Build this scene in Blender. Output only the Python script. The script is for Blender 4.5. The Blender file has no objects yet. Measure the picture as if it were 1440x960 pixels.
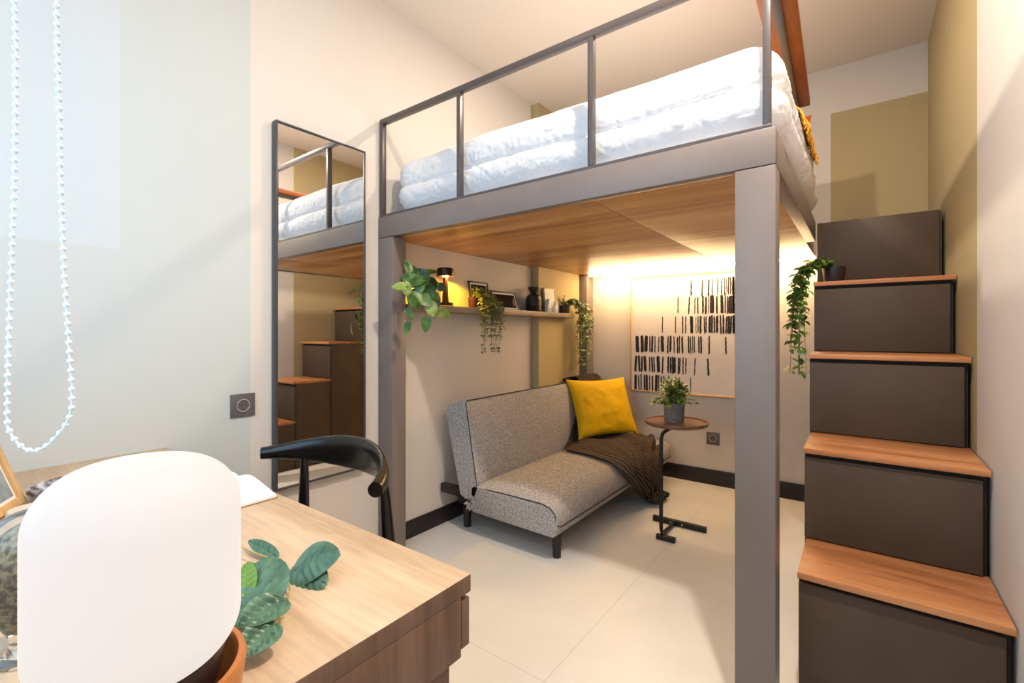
import bpy, bmesh, math, random
from mathutils import Vector, Matrix, noise
random.seed(7)
C = bpy.context.scene.collection

# ------------------------------------------------------------------ camera
F_PX = 657.7; HOR = 466.5; YAW = math.radians(36.77); CAMZ = 1.3
cd = bpy.data.cameras.new('camera'); cam = bpy.data.objects.new('camera', cd); C.objects.link(cam)
cd.sensor_width = 36; cd.lens = F_PX/1440*36; cd.shift_y = -(480-HOR)/1440; cd.clip_start = .01
cam.location = (0, 0, CAMZ); cam.rotation_euler = (math.pi/2, 0, YAW)
bpy.context.scene.camera = cam
# ------------------------------------------------------------------ world, exposure
w = bpy.data.worlds.new('world'); bpy.context.scene.world = w; w.use_nodes = True
w.node_tree.nodes['Background'].inputs[0].default_value = (.75, .88, 1, 1)
w.node_tree.nodes['Background'].inputs[1].default_value = .6
vs = bpy.context.scene.view_settings
vs.view_transform = 'Standard'; vs.look = 'None'; vs.gamma = 1; vs.use_curve_mapping = False; vs.exposure = 0.0

def area(name, loc, rot, sx, sy, energy, col, spread=math.pi):
    l = bpy.data.lights.new(name, 'AREA'); l.shape = 'RECTANGLE'; l.size = sx; l.size_y = sy
    l.energy = energy; l.color = col; l.spread = spread
    o = bpy.data.objects.new(name, l); C.objects.link(o); o.location = loc; o.rotation_euler = rot
    return o
# daylight through the window behind the camera (faces into the room, +Y)
area('window_daylight', (-1.05, -.17, 1.9), (math.pi/2, 0, 0), 2.1, 1.7, 26, (.42, .71, 1))
# round ceiling lamps
def spot(name, loc, energy, col, r):
    l = bpy.data.lights.new(name, 'AREA'); l.shape = 'DISK'; l.size = r*2; l.energy = energy; l.color = col
    o = bpy.data.objects.new(name, l); C.objects.link(o); o.location = loc
    return o
CEIL_LAMPS = [(-.08, 1.22, 56), (-1.35, .75, 2.5), (-.90, 2.48, 27)]  # last one is an added lamp, out of view, to brighten the back
for (lx, ly, le) in CEIL_LAMPS:
    spot('ceiling_lamp_light', (lx, ly, 3.225), le, (1, .88, .75), .035)

# ------------------------------------------------------------------ helpers
def PX(px, py, X=None, Y=None, Z=None):
    """point on the photo's line of sight at a known wall / floor / height"""
    u = (px-720)/F_PX; v = (HOR-py)/F_PX
    F = (-math.sin(YAW), math.cos(YAW)); R = (math.cos(YAW), math.sin(YAW))
    d = (F[0]+R[0]*u, F[1]+R[1]*u, v)
    t = X/d[0] if X is not None else Y/d[1] if Y is not None else (Z-CAMZ)/v
    return Vector((d[0]*t, d[1]*t, CAMZ+d[2]*t))

class B:
    def __init__(s): s.bm = bmesh.new()
    def merge(s, other, M=None):
        me = bpy.data.meshes.new('t'); other.to_mesh(me)
        if M is not None: me.transform(M)
        s.bm.from_mesh(me); bpy.data.meshes.remove(me); other.free()
    def box(s, x0, x1, y0, y1, z0, z1, bev=0, seg=2, M=None):
        b = bmesh.new(); bmesh.ops.create_cube(b, size=1)
        for v in b.verts:
            v.co = Vector(((x0+x1)/2+v.co.x*(x1-x0), (y0+y1)/2+v.co.y*(y1-y0), (z0+z1)/2+v.co.z*(z1-z0)))
        if bev: bmesh.ops.bevel(b, geom=b.edges[:], offset=bev, segments=seg, affect='EDGES', profile=.5)
        s.merge(b, M); return s
    def prism(s, pts, a, b_, axis='Y', bev=0, seg=2):
        """closed 2-D outline extruded along an axis; pts are (x,z) for Y, (y,z) for X, (x,y) for Z"""
        b = bmesh.new()
        def mk(p, t):
            return {'Y': (p[0], t, p[1]), 'X': (t, p[0], p[1]), 'Z': (p[0], p[1], t)}[axis]
        A = [b.verts.new(mk(p, a)) for p in pts]; D = [b.verts.new(mk(p, b_)) for p in pts]
        n = len(pts)
        b.faces.new(A); b.faces.new(D[::-1])
        for i in range(n): b.faces.new((A[i], D[i], D[(i+1) % n], A[(i+1) % n]))
        bmesh.ops.recalc_face_normals(b, faces=b.faces[:])
        if bev: bmesh.ops.bevel(b, geom=b.edges[:], offset=bev, segments=seg, affect='EDGES', profile=.5)
        s.merge(b); return s
    def lathe(s, cx, cy, prof, seg=40, M=None, cap=True):
        b = bmesh.new(); rings = []
        for (r, z) in prof:
            if r < 1e-6: rings.append([b.verts.new((cx, cy, z))])
            else: rings.append([b.verts.new((cx+r*math.cos(2*math.pi*k/seg), cy+r*math.sin(2*math.pi*k/seg), z)) for k in range(seg)])
        for i in range(len(rings)-1):
            a, c = rings[i], rings[i+1]
            for k in range(seg):
                k2 = (k+1) % seg
                if len(a) == 1 and len(c) == 1: continue
                if len(a) == 1: b.faces.new((a[0], c[k2], c[k]))
                elif len(c) == 1: b.faces.new((a[k], a[k2], c[0]))
                else: b.faces.new((a[k], a[k2], c[k2], c[k]))
        for r_ in (rings[0], rings[-1]):
            if cap and len(r_) > 1:
                try: b.faces.new(r_)
                except Exception: pass
        bmesh.ops.recalc_face_normals(b, faces=b.faces[:])
        s.merge(b, M); return s
    def tube(s, pts, rad, seg=12, flat=None):
        """tube along pts, rad number or list; flat = list of (rx, rz) giving oval cross sections (rz vertical)"""
        b = bmesh.new(); pts = [Vector(p) for p in pts]; n = len(pts); rings = []
        up = Vector((0, 0, 1)); prev = None
        for i, p in enumerate(pts):
            t = (pts[min(i+1, n-1)]-pts[max(i-1, 0)]).normalized()
            if flat is None:
                if prev is None:
                    a = t.cross(up)
                    if a.length < .05: a = t.cross(Vector((1, 0, 0)))
                    a.normalize()
                else:
                    a = (prev-t*prev.dot(t)).normalized()
                prev = a; c = t.cross(a).normalized(); r = rad[i] if isinstance(rad, (list, tuple)) else rad
                ra = rb = r
            else:
                a = t.cross(up).normalized(); c = a.cross(t).normalized(); ra, rb = flat[i]
            rings.append([b.verts.new(p+a*ra*math.cos(2*math.pi*k/seg)+c*rb*math.sin(2*math.pi*k/seg)) for k in range(seg)])
        for i in range(n-1):
            for k in range(seg):
                b.faces.new((rings[i][k], rings[i][(k+1) % seg], rings[i+1][(k+1) % seg], rings[i+1][k]))
        b.faces.new(rings[0]); b.faces.new(rings[-1][::-1])
        bmesh.ops.recalc_face_normals(b, faces=b.faces[:])
        s.merge(b); return s
    def cyl(s, p0, p1, r0, r1=None, seg=24):
        return s.tube([p0, p1], [r0, r0 if r1 is None else r1], seg)
    def grid(s, fn, nu, nv, thick=0):
        b = bmesh.new()
        V = [[b.verts.new(fn(i/nu, j/nv)) for j in range(nv+1)] for i in range(nu+1)]
        for i in range(nu):
            for j in range(nv): b.faces.new((V[i][j], V[i+1][j], V[i+1][j+1], V[i][j+1]))
        if thick:
            bmesh.ops.recalc_face_normals(b, faces=b.faces[:])
            bmesh.ops.solidify(b, geom=b.faces[:], thickness=thick)
        s.merge(b); return s
    def leaf(s, p, d, n, L, W, kind='oval', fold=.25, droop=.2, nu=5):
        p = Vector(p); d = Vector(d).normalized(); n = Vector(n); n = (n-d*n.dot(d))
        if n.length < 1e-3: n = d.orthogonal()
        n.normalize(); r = d.cross(n).normalized(); bm = s.bm; rows = []
        for i in range(nu+1):
            t = i/nu
            if kind == 'heart':
                wd = W*.5*(math.sin(math.pi*min(1, t**.62))**.8 if 0 < t < 1 else (.30 if t == 0 else 0)); back = -.16*L*(1-t)**3
            else:
                wd = W*.5*(math.sin(math.pi*t**.85)**.9 if 0 < t < 1 else 0); back = 0
            c = p+d*L*t-n*droop*L*t*t
            if wd < 1e-6: rows.append([bm.verts.new(c)])
            else: rows.append([bm.verts.new(c-r*wd+n*fold*wd+d*back), bm.verts.new(c), bm.verts.new(c+r*wd+n*fold*wd+d*back)])
        for i in range(nu):
            a, c = rows[i], rows[i+1]
            if len(a) == 3 and len(c) == 3:
                bm.faces.new((a[0], a[1], c[1], c[0])); bm.faces.new((a[1], a[2], c[2], c[1]))
            elif len(c) == 3: bm.faces.new((a[0], c[1], c[0])); bm.faces.new((a[0], c[2], c[1]))
            elif len(a) == 3: bm.faces.new((a[0], a[1], c[0])); bm.faces.new((a[1], a[2], c[0]))
        return s

def link(name, b, mat, root=None, smooth=24, label=None):
    bm = b.bm if isinstance(b, B) else b
    me = bpy.data.meshes.new(name); bm.to_mesh(me); bm.free()
    mats = mat if isinstance(mat, (list, tuple)) else [mat]
    for m in mats: me.materials.append(m)
    if smooth:
        me.polygons.foreach_set('use_smooth', [True]*len(me.polygons))
        try: me.set_sharp_from_angle(angle=math.radians(smooth))
        except Exception: pass
    o = bpy.data.objects.new(name, me); C.objects.link(o)
    if root is not None:
        base = Vector(root.location); r = root
        while r.parent is not None: r = r.parent; base = base+Vector(r.location)
        me.transform(Matrix.Translation(-base)); o.parent = root
    if label: o['label'] = label
    return o
def tag(o, label, cat, group=None):
    o['label'] = label; o['category'] = cat
    if group: o['group'] = group
    return o
def thing(name, label, cat, loc, group=None):
    o = bpy.data.objects.new(name, None); C.objects.link(o); o.location = loc; o.empty_display_size = .1
    return tag(o, label, cat, group)
def struct(name, b, mat, smooth=24):
    o = link(name, b, mat, None, smooth); o['kind'] = 'structure'; return o

# ------------------------------------------------------------------ materials
def srgb(r, g, b):
    f = lambda c: ((c/255+.055)/1.055)**2.4 if c/255 > .04045 else c/255/12.92
    return (f(r), f(g), f(b), 1)
def base_mat(name, col, rough=.5, metal=0, spec=.5, emit=None, es=0):
    m = bpy.data.materials.new(name); m.use_nodes = True; p = m.node_tree.nodes['Principled BSDF']
    p.inputs['Base Color'].default_value = col; p.inputs['Roughness'].default_value = rough
    p.inputs['Metallic'].default_value = metal; p.inputs['Specular IOR Level'].default_value = spec
    if emit: p.inputs['Emission Color'].default_value = emit; p.inputs['Emission Strength'].default_value = es
    return m
def nodes(m): return m.node_tree.nodes, m.node_tree.links, m.node_tree.nodes['Principled BSDF']
def noisy(name, c1, c2, scale=6, rough=.5, stretch=(1, 1, 1), bump=0, bscale=None, detail=4, metal=0, spec=.5, lo=.35, hi=.65):
    m = base_mat(name, c1, rough, metal, spec); N, L, p = nodes(m)
    tc = N.new('ShaderNodeTexCoord'); mp = N.new('ShaderNodeMapping'); mp.inputs['Scale'].default_value = stretch
    L.new(tc.outputs['Object'], mp.inputs[0])
    nt = N.new('ShaderNodeTexNoise'); nt.inputs['Scale'].default_value = scale; nt.inputs['Detail'].default_value = detail
    L.new(mp.outputs[0], nt.inputs['Vector'])
    cr = N.new('ShaderNodeValToRGB'); cr.color_ramp.elements[0].position = lo; cr.color_ramp.elements[1].position = hi
    cr.color_ramp.elements[0].color = c1; cr.color_ramp.elements[1].color = c2
    L.new(nt.outputs[0], cr.inputs[0]); L.new(cr.outputs[0], p.inputs['Base Color'])
    if bump:
        nb = N.new('ShaderNodeTexNoise'); nb.inputs['Scale'].default_value = bscale or scale*3; nb.inputs['Detail'].default_value = 3
        L.new(mp.outputs[0], nb.inputs['Vector'])
        bp = N.new('ShaderNodeBump'); bp.inputs['Strength'].default_value = bump; bp.inputs['Distance'].default_value = .003
        L.new(nb.outputs[0], bp.inputs['Height']); L.new(bp.outputs[0], p.inputs['Normal'])
    return m
def wood(name, c1, c2, c3, grain='X', rough=.42, scale=1.0, spec=.4):
    """wood grain running along one axis: long streaks with finer pores"""
    m = base_mat(name, c1, rough, 0, spec); N, L, p = nodes(m)
    st = {'X': (.9, 11, 11), 'Y': (11, .9, 11), 'Z': (11, 11, .9)}[grain]
    tc = N.new('ShaderNodeTexCoord'); mp = N.new('ShaderNodeMapping'); mp.inputs['Scale'].default_value = [q*scale for q in st]
    L.new(tc.outputs['Object'], mp.inputs[0])
    n1 = N.new('ShaderNodeTexNoise'); n1.inputs['Scale'].default_value = 1.3; n1.inputs['Detail'].default_value = 5; n1.inputs['Distortion'].default_value = .6
    L.new(mp.outputs[0], n1.inputs['Vector'])
    cr = N.new('ShaderNodeValToRGB'); e = cr.color_ramp.elements
    e[0].position = .3; e[0].color = c1; e[1].position = .72; e[1].color = c3
    e2 = e.new(.52); e2.color = c2
    L.new(n1.outputs[0], cr.inputs[0])
    mp2 = N.new('ShaderNodeMapping'); mp2.inputs['Scale'].default_value = [q*scale*7 for q in st]
    L.new(tc.outputs['Object'], mp2.inputs[0])
    n2 = N.new('ShaderNodeTexNoise'); n2.inputs['Scale'].default_value = 1.5; n2.inputs['Detail'].default_value = 3
    L.new(mp2.outputs[0], n2.inputs['Vector'])
    mr = N.new('ShaderNodeMapRange'); mr.inputs[1].default_value = .3; mr.inputs[2].default_value = .7; mr.inputs[3].default_value = .86; mr.inputs[4].default_value = 1.08
    L.new(n2.outputs[0], mr.inputs[0])
    mx = N.new('ShaderNodeMix'); mx.data_type = 'RGBA'; mx.blend_type = 'MULTIPLY'; mx.inputs[0].default_value = 1
    L.new(cr.outputs[0], mx.inputs[6]); L.new(mr.outputs[0], mx.inputs[7]); L.new(mx.outputs[2], p.inputs['Base Color'])
    return m
def wall_mat(name, base, blocks):
    """painted plaster with blocks of other colour; blocks = [(axis conditions, colour)], world coordinates"""
    m = base_mat(name, base, .75, 0, .25); N, L, p = nodes(m)
    g = N.new('ShaderNodeNewGeometry'); sp = N.new('ShaderNodeSeparateXYZ'); L.new(g.outputs['Position'], sp.inputs[0])
    cur = None
    for conds, col in blocks:
        f = None
        for ax, op, val in conds:
            c = N.new('ShaderNodeMath'); c.operation = 'GREATER_THAN' if op == '>' else 'LESS_THAN'; c.inputs[1].default_value = val
            L.new(sp.outputs['XYZ'.index(ax)], c.inputs[0])
            if f is None: f = c
            else:
                mm = N.new('ShaderNodeMath'); mm.operation = 'MULTIPLY'; L.new(f.outputs[0], mm.inputs[0]); L.new(c.outputs[0], mm.inputs[1]); f = mm
        mx = N.new('ShaderNodeMix'); mx.data_type = 'RGBA'; mx.inputs[6].default_value = base; mx.inputs[7].default_value = col
        if cur is not None: L.new(cur, mx.inputs[6])
        L.new(f.outputs[0], mx.inputs[0]); cur = mx.outputs[2]
    if cur is not None: L.new(cur, p.inputs['Base Color'])
    nb = N.new('ShaderNodeTexNoise'); nb.inputs['Scale'].default_value = 60; L.new(g.outputs['Position'], nb.inputs['Vector'])
    bp = N.new('ShaderNodeBump'); bp.inputs['Strength'].default_value = .04; bp.inputs['Distance'].default_value = .002
    L.new(nb.outputs[0], bp.inputs['Height']); L.new(bp.outputs[0], p.inputs['Normal'])
    return m
CREAM = srgb(218, 209, 199); OLIVE = srgb(184, 166, 124); OLIVE_WASHED = srgb(199, 202, 199)  # last one: olive paled, window light put into the colour
M = {}
M['wall_left'] = wall_mat('wall_left_paint', CREAM, [([('Y', '<', 1.02)], OLIVE_WASHED), ([('Y', '<', .54), ('Z', '>', 1.62)], srgb(202, 206, 207)), ([('Y', '>', 3.34)], OLIVE)])  # first block is olive washed pale by daylight, next a slightly paler upper rectangle
M['wall_right'] = wall_mat('wall_right_paint', CREAM, [([('Y', '>', 2.54)], OLIVE)])
M['wall_back'] = wall_mat('wall_back_paint', CREAM, [([('X', '>', -.184), ('Z', '<', 2.925)], OLIVE)])
M['plain'] = wall_mat('plain_paint', CREAM, [])
M['ceiling'] = wall_mat('ceiling_paint', srgb(226, 214, 200), [])
M['metal'] = noisy('taupe_powder_coated_steel', srgb(120, 108, 102), srgb(127, 115, 109), 3, .38, bump=.05, bscale=300, spec=.45)
M['rail'] = base_mat('grey_brown_steel_tube', srgb(82, 73, 71), .35, 0, .5)
M['black'] = base_mat('black_satin', srgb(24, 21, 20), .4)
M['blackwood'] = base_mat('black_lacquered_wood', srgb(14, 13, 14), .22, 0, .6)
M['base'] = base_mat('black_baseboard', srgb(34, 27, 25), .5)
M['taupe'] = noisy('dark_taupe_laminate', srgb(79, 65, 54), srgb(85, 70, 58), 4, .45, bump=.04, bscale=400, spec=.16)
M['gap'] = base_mat('black_recess', srgb(14, 11, 10), .7)
M['tread'] = wood('warm_walnut_tread', srgb(150, 94, 56), srgb(182, 120, 76), srgb(202, 142, 94), 'X')
M['deck'] = wood('bed_deck_wood', srgb(164, 112, 66), srgb(198, 146, 94), srgb(216, 170, 120), 'X', .4, .55)
M['plank'] = wood('reddish_plank_wood', srgb(122, 66, 30), srgb(150, 84, 42), srgb(168, 98, 52), 'Y')
M['desk'] = wood('oak_desk_top', srgb(176, 148, 118), srgb(196, 168, 138), srgb(208, 182, 152), 'X', .5, .8)
M['desk_shaded'] = wood('desk_side_shaded', srgb(96, 70, 54), srgb(114, 86, 68), srgb(126, 98, 80), 'Z', .5, 1.3)  # same desk wood darkened: shade of the sides put into the colour
M['shelf'] = noisy('taupe_shelf', srgb(140, 120, 98), srgb(146, 126, 104), 5, .45)
M['white'] = base_mat('white', srgb(235, 233, 230), .6)
M['glassy'] = base_mat('glass', (.95, .98, .97, 1), .03); M['glassy'].node_tree.nodes['Principled BSDF'].inputs['Transmission Weight'].default_value = .95
M['lightwood'] = wood('pale_pine', srgb(196, 152, 96), srgb(214, 172, 116), srgb(224, 186, 134), 'Z', .5)
M['led'] = base_mat('led_diffuser', (1, .8, .5, 1), .5, emit=(1, .75, .40, 1), es=92)

# floor tiles with thin joints
def floor_mat():
    m = base_mat('pale_floor_tile', srgb(214, 208, 200), .38, 0, .4); N, L, p = nodes(m)
    g = N.new('ShaderNodeNewGeometry'); sp = N.new('ShaderNodeSeparateXYZ'); L.new(g.outputs['Position'], sp.inputs[0])
    def joint(ax, off, per):
        a = N.new('ShaderNodeMath'); a.operation = 'ADD'; a.inputs[1].default_value = off+per*20; L.new(sp.outputs[ax], a.inputs[0])
        b = N.new('ShaderNodeMath'); b.operation = 'MODULO'; b.inputs[1].default_value = per; L.new(a.outputs[0], b.inputs[0])
        c = N.new('ShaderNodeMath'); c.operation = 'LESS_THAN'; c.inputs[1].default_value = .0022; L.new(b.outputs[0], c.inputs[0]); return c
    a = joint(0, .947, .95); b = joint(1, -1.463, .95)
    mx = N.new('ShaderNodeMath'); mx.operation = 'MAXIMUM'; L.new(a.outputs[0], mx.inputs[0]); L.new(b.outputs[0], mx.inputs[1])
    nt = N.new('ShaderNodeTexNoise'); nt.inputs['Scale'].default_value = 2.2; nt.inputs['Detail'].default_value = 5; L.new(g.outputs['Position'], nt.inputs['Vector'])
    cr = N.new('ShaderNodeValToRGB'); cr.color_ramp.elements[0].position = .35; cr.color_ramp.elements[1].position = .65
    cr.color_ramp.elements[0].color = srgb(222, 217, 210); cr.color_ramp.elements[1].color = srgb(230, 225, 219); L.new(nt.outputs[0], cr.inputs[0])
    mc = N.new('ShaderNodeMix'); mc.data_type = 'RGBA'; mc.inputs[7].default_value = srgb(188, 181, 172)
    L.new(mx.outputs[0], mc.inputs[0]); L.new(cr.outputs[0], mc.inputs[6]); L.new(mc.outputs[2], p.inputs['Base Color'])
    return m
M['floor'] = floor_mat()

# ------------------------------------------------------------------ room
XL, XR, YB, YF, ZC = -2.29, .36, 4.215, -.2, 3.265
struct('floor', B().box(XL-.1, XR+.1, YF-.1, YB+.1, -.1, 0), M['floor'])
struct('ceiling', B().box(XL-.1, XR+.1, YF-.1, YB+.1, ZC, ZC+.1), M['ceiling'])
struct('wall_left', B().box(XL-.1, XL, YF-.1, YB+.1, 0, ZC), M['wall_left'])
struct('wall_right', B().box(XR, XR+.1, YF-.1, YB+.1, 0, ZC), M['wall_right'])
struct('wall_back', B().box(XL, XR, YB, YB+.1, 0, ZC), M['wall_back'])
wf = B(); wf.box(XL, XR, YF-.1, YF, 0, .98); wf.box(XL, XR, YF-.1, YF, 2.82, ZC)
wf.box(XL, -2.15, YF-.1, YF, .98, 2.82); wf.box(.1, XR, YF-.1, YF, .98, 2.82)
struct('wall_front', wf, M['plain'])
fr = B()
fr.box(-2.15, .1, YF-.08, YF-.02, .98, 1.03, .004); fr.box(-2.15, .1, YF-.08, YF-.02, 2.77, 2.82, .004)
for x in (-2.15, -1.04, .05): fr.box(x, x+.05, YF-.08, YF-.02, 1.03, 2.77, .004)
struct('window_1', fr, M['rail'])
# olive pilaster on the left wall
struct('wall_left_pilaster', B().box(XL, -2.219, 3.352, 4.07, 0, ZC), wall_mat('pilaster_paint', OLIVE, []))
struct('baseboard_left', B().box(XL, XL+.014, 1.86, 3.352, 0, .11, .002), M['base'])
struct('baseboard_back', B().box(-2.14, -.22, YB-.014, YB, 0, .128, .002), M['base'])
for i, (lx, ly, le) in enumerate(CEIL_LAMPS):
    t = thing('ceiling_lamp', ['round recessed ceiling lamp nearest the storage stairs', 'round recessed ceiling lamp above the desk chair', 'added unseen ceiling lamp over the loft bed, brightening the back'][i], 'lamp', (lx, ly, ZC-.03), 'recessed ceiling lamps')
    link('trim_ring', B().lathe(lx, ly, [(.065, ZC), (.085, ZC), (.085, ZC-.012), (.065, ZC-.012), (.065, ZC)][::-1], 32, None, False), M['white'], t)

# ------------------------------------------------------------------ loft bed
FY = 1.74
bed = thing('loft_bed', 'taupe steel loft bed with wooden underside and open guard rail', 'bed', (-1.25, 2.9, 0))
ZU = 1.858; ZT = 1.974
link('front_beam', B().box(XL+.005, -.225, FY, FY+.05, ZU-.006, ZT, .002), M['metal'], bed)
link('side_beam', B().box(-.275, -.225, FY+.052, 3.40, ZU-.006, ZT, .002), M['metal'], bed)
link('back_beam', B().box(-2.12, -.30, YB-.055, YB-.005, ZU-.006, ZT, .002), M['metal'], bed)
for (x0, x1, y0, y1) in ((XL+.006, -2.158, FY, FY+.1), (-.348, -.225, FY, FY+.1), (-2.255, -2.139, 4.078, YB-.006)):
    b = B().box(x0, x1, y0, y1, 0, ZU-.009, .003)
    link('post', b, M['metal'], bed)
def deck(b, x0, x1): b.box(x0, x1, FY+.052, YB-.06, ZU, ZU+.03, .0015)
d = B(); deck(d, XL+.008, -.9215); deck(d, -.9185, -.277)
link('bed_deck', d, M['deck'], bed)
g = lambda *a: B().box(*a, .002)
ZR = 2.551
link('top_rail', g(XL+.01, -.238, 1.744, 1.774, ZR-.03, ZR), M['rail'], bed)
link('bottom_rail', g(XL+.01, -.238, 1.744, 1.774, ZT+.001, ZT+.014), M['rail'], bed)
for x0 in (-2.278, -1.658, -.912, -.264):
    link('rail_upright', g(x0, x0+.024, 1.744, 1.774, ZT+.014, ZR-.03), M['rail'], bed)
# side guard: steel tube carrying a reddish wooden ledge, slightly splayed towards the stairs
def skew(o, y0, k):
    for v in o.data.vertices: v.co.x += -k*(v.co.y+o_base.y-y0)
o_base = Vector(bed.location)
for (nm, x0, x1, y0, y1, z0, z1, mm) in (('side_rail', -.268, -.240, 1.774, 3.14, ZR-.030, ZR, 'rail'),
                                     ('guard_plank', -.318, -.190, 1.70, 3.06, ZR+.001, ZR+.034, 'plank'),
                                     ('side_upright', -.272, -.244, 3.11, 3.14, ZT, ZR-.03, 'rail')):
    o = link(nm, B().box(x0, x1, y0, y1, z0, z1, .002), M[mm], bed); skew(o, 1.9, .032)
# wooden guard boards flanking the rail underside
# LED profile under the deck by the back wall
link('light_strip', B().box(-2.10, -.27, 4.045, 4.075, ZU-.022, ZU-.010), M['led'], bed)
link('light_channel', B().box(-2.10, -.27, 4.052, 4.068, ZU-.0098, ZU-.0005), M['metal'], bed)

# ------------------------------------------------------------------ bedding
M['duvet'] = noisy('white_cotton', srgb(224, 222, 223), srgb(230, 228, 229), 3, .85, bump=.25, bscale=45, spec=.2)
def puff(b, x0, x1, y0, y1, z0, z1, rad, amp, nx=90, ny=70, nz=10, seed=0, side=1.0):
    bm = bmesh.new(); bmesh.ops.create_cube(bm, size=1)
    cx, cy, cz = (x0+x1)/2, (y0+y1)/2, (z0+z1)/2; hx, hy, hz = (x1-x0)/2, (y1-y0)/2, (z1-z0)/2
    V = {}; out = bmesh.new()
    def vert(i, j, k):
        key = (i, j, k)
        if key in V: return V[key]
        q = Vector(((i/nx*2-1)*hx, (j/ny*2-1)*hy, (k/nz*2-1)*hz))
        inner = Vector((max(-hx+rad, min(hx-rad, q.x)), max(-hy+rad, min(hy-rad, q.y)), max(-hz+rad, min(hz-rad, q.z))))
        dlt = q-inner; n = dlt.normalized() if dlt.length > 1e-6 else Vector((0, 0, 1))
        m = max(abs(dlt.x), abs(dlt.y), abs(dlt.z))
        r = rad*min(1, m/rad*1.0)
        p = inner+n*r
        wpos = Vector((cx+p.x, cy+p.y, cz+p.z))
        a = noise.noise(Vector((wpos.x*2.3+seed, wpos.y*2.3, wpos.z*3)))*amp*.8
        a += noise.noise(Vector((wpos.x*5+seed*2, wpos.y*5, wpos.z*4)))*amp*.35
        sd = 1-min(1, abs(n.z)*1.15)
        # pulled creases running up the sides, softer ones across the top
        q1 = noise.noise(Vector((wpos.x*6+wpos.z*9+seed, wpos.y*6-wpos.z*6, 4)))
        c1 = noise.noise(Vector((wpos.x*13+wpos.z*(10*q1), wpos.y*13, wpos.z*4+q1)))
        c2 = noise.noise(Vector((wpos.x*38, wpos.y*38, wpos.z*14+q1*2)))
        a -= (abs(c1)**.9)*.013*(.2+.8*sd)+abs(c2)*.004*(.2+.8*sd)
        zs = 2.152+.016*noise.noise(Vector((wpos.x*2.5, wpos.y*2.5, 7)))
        gz = (wpos.z-zs)/.011
        a -= sd*(.014*math.exp(-gz*gz)+.007*math.exp(-((wpos.z-zs)/.04)**2))
        a += sd*.008*(1 if wpos.z < zs else .0)
        wpos += n*a
        V[key] = out.verts.new(wpos); return V[key]
    for i in range(nx):
        for j in range(ny):
            for k in (0, nz):
                f = (vert(i, j, k), vert(i+1, j, k), vert(i+1, j+1, k), vert(i, j+1, k)); out.faces.new(f if k else f[::-1])
    for i in range(nx):
        for k in range(nz):
            for j in (0, ny):
                f = (vert(i, j, k), vert(i+1, j, k), vert(i+1, j, k+1), vert(i, j, k+1)); out.faces.new(f if j == 0 else f[::-1])
    for j in range(ny):
        for k in range(nz):
            for i in (0, nx):
                f = (vert(i, j, k), vert(i, j+1, k), vert(i, j+1, k+1), vert(i, j, k+1)); out.faces.new(f if i else f[::-1])
    bm.free(); b.merge(out)
mat_ = link('mattress', B().box(-2.26, -.285, 1.80, 4.14, ZU+.032, 1.982, .02, 3), M['duvet'], None)
tag(mat_, 'white mattress lying on the loft bed deck under the duvet', 'mattress')
dv = B()
puff(dv, -2.240, -.212, 1.795, 3.46, 1.985, 2.335, .125, .02, 230, 160, 40, 0)
tag(link('duvet', dv, M['duvet'], None, 80), 'puffy white folded duvet on the loft bed behind the guard rail', 'duvet')

# mustard fringed throw hanging over the duvet's right edge
M['mustard'] = noisy('mustard_yarn', srgb(214, 150, 40), srgb(228, 170, 60), 30, .9, bump=.6, bscale=160)
th = B()
def thf(u, v):
    y = 2.47+.55*u; s = v*.34
    if s < .22: x = -.51+s; z = 2.343+.003*math.sin(y*40)
    else:
        a = s-.22; x = -.290+.088*math.sin(min(1, a/.10)*math.pi/2); z = 2.343-.115*(1-math.cos(min(1, a/.11)*math.pi/2))
    return Vector((x, y, z+.004*noise.noise(Vector((x*9, y*9, 0)))))
th.grid(thf, 40, 24, .006)
for i in range(170):
    y = random.uniform(2.47, 3.02); z0 = 2.235+random.uniform(-.01, .07); x0 = -.196-.5*max(0, z0-2.245)
    L_ = random.uniform(.02, .055)
    th.tube([(x0, y, z0), (x0+random.uniform(.0, .012), y+random.uniform(-.012, .012), z0-L_*.5), (x0+random.uniform(-.004, .012), y+random.uniform(-.02, .02), z0-L_)], [.003, .0035, .002], 5)
tag(link('throw', th, M['mustard'], None, 60), 'mustard yellow fringed throw hanging off the right edge of the loft bed', 'blanket')

def cushion(W, H, T, n=28, pinch=.09, seed=0):
    """a stuffed square cushion in the XZ plane, thickness along Y"""
    b = B()
    for sgn in (1, -1):
        def fn(u, v):
            x, z = u*2-1, v*2-1
            t = max(0, (1-x*x))**.42*max(0, (1-z*z))**.42
            px = x*(1-pinch*(1-x*x*0)*(1-abs(z)**2)*.9*abs(x)); pz = z*(1-pinch*(1-abs(x)**2)*.9*abs(z))
            wr = .012*noise.noise(Vector((x*2.4+seed, z*2.4, sgn)))+.007*noise.noise(Vector((x*6+seed, z*6, sgn*3)))
            return Vector((px*W/2, sgn*(t*(T/2+wr)), pz*H/2))
        b.grid(fn if sgn < 0 else (lambda u, v: fn(1-u, v)), n, n)
    bmesh.ops.remove_doubles(b.bm, verts=b.bm.verts[:], dist=.0004)
    return b
def place(b, loc, xaxis, zaxis):
    x = Vector(xaxis).normalized(); z = Vector(zaxis); z = (z-x*z.dot(x)).normalized(); y = z.cross(x)
    m = Matrix((x, y, z)).transposed().to_4x4(); m.translation = Vector(loc)
    b.bm.transform(m); return b
M['rust'] = noisy('rust_velvet', srgb(168, 78, 30), srgb(182, 90, 38), 8, .7)
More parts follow.
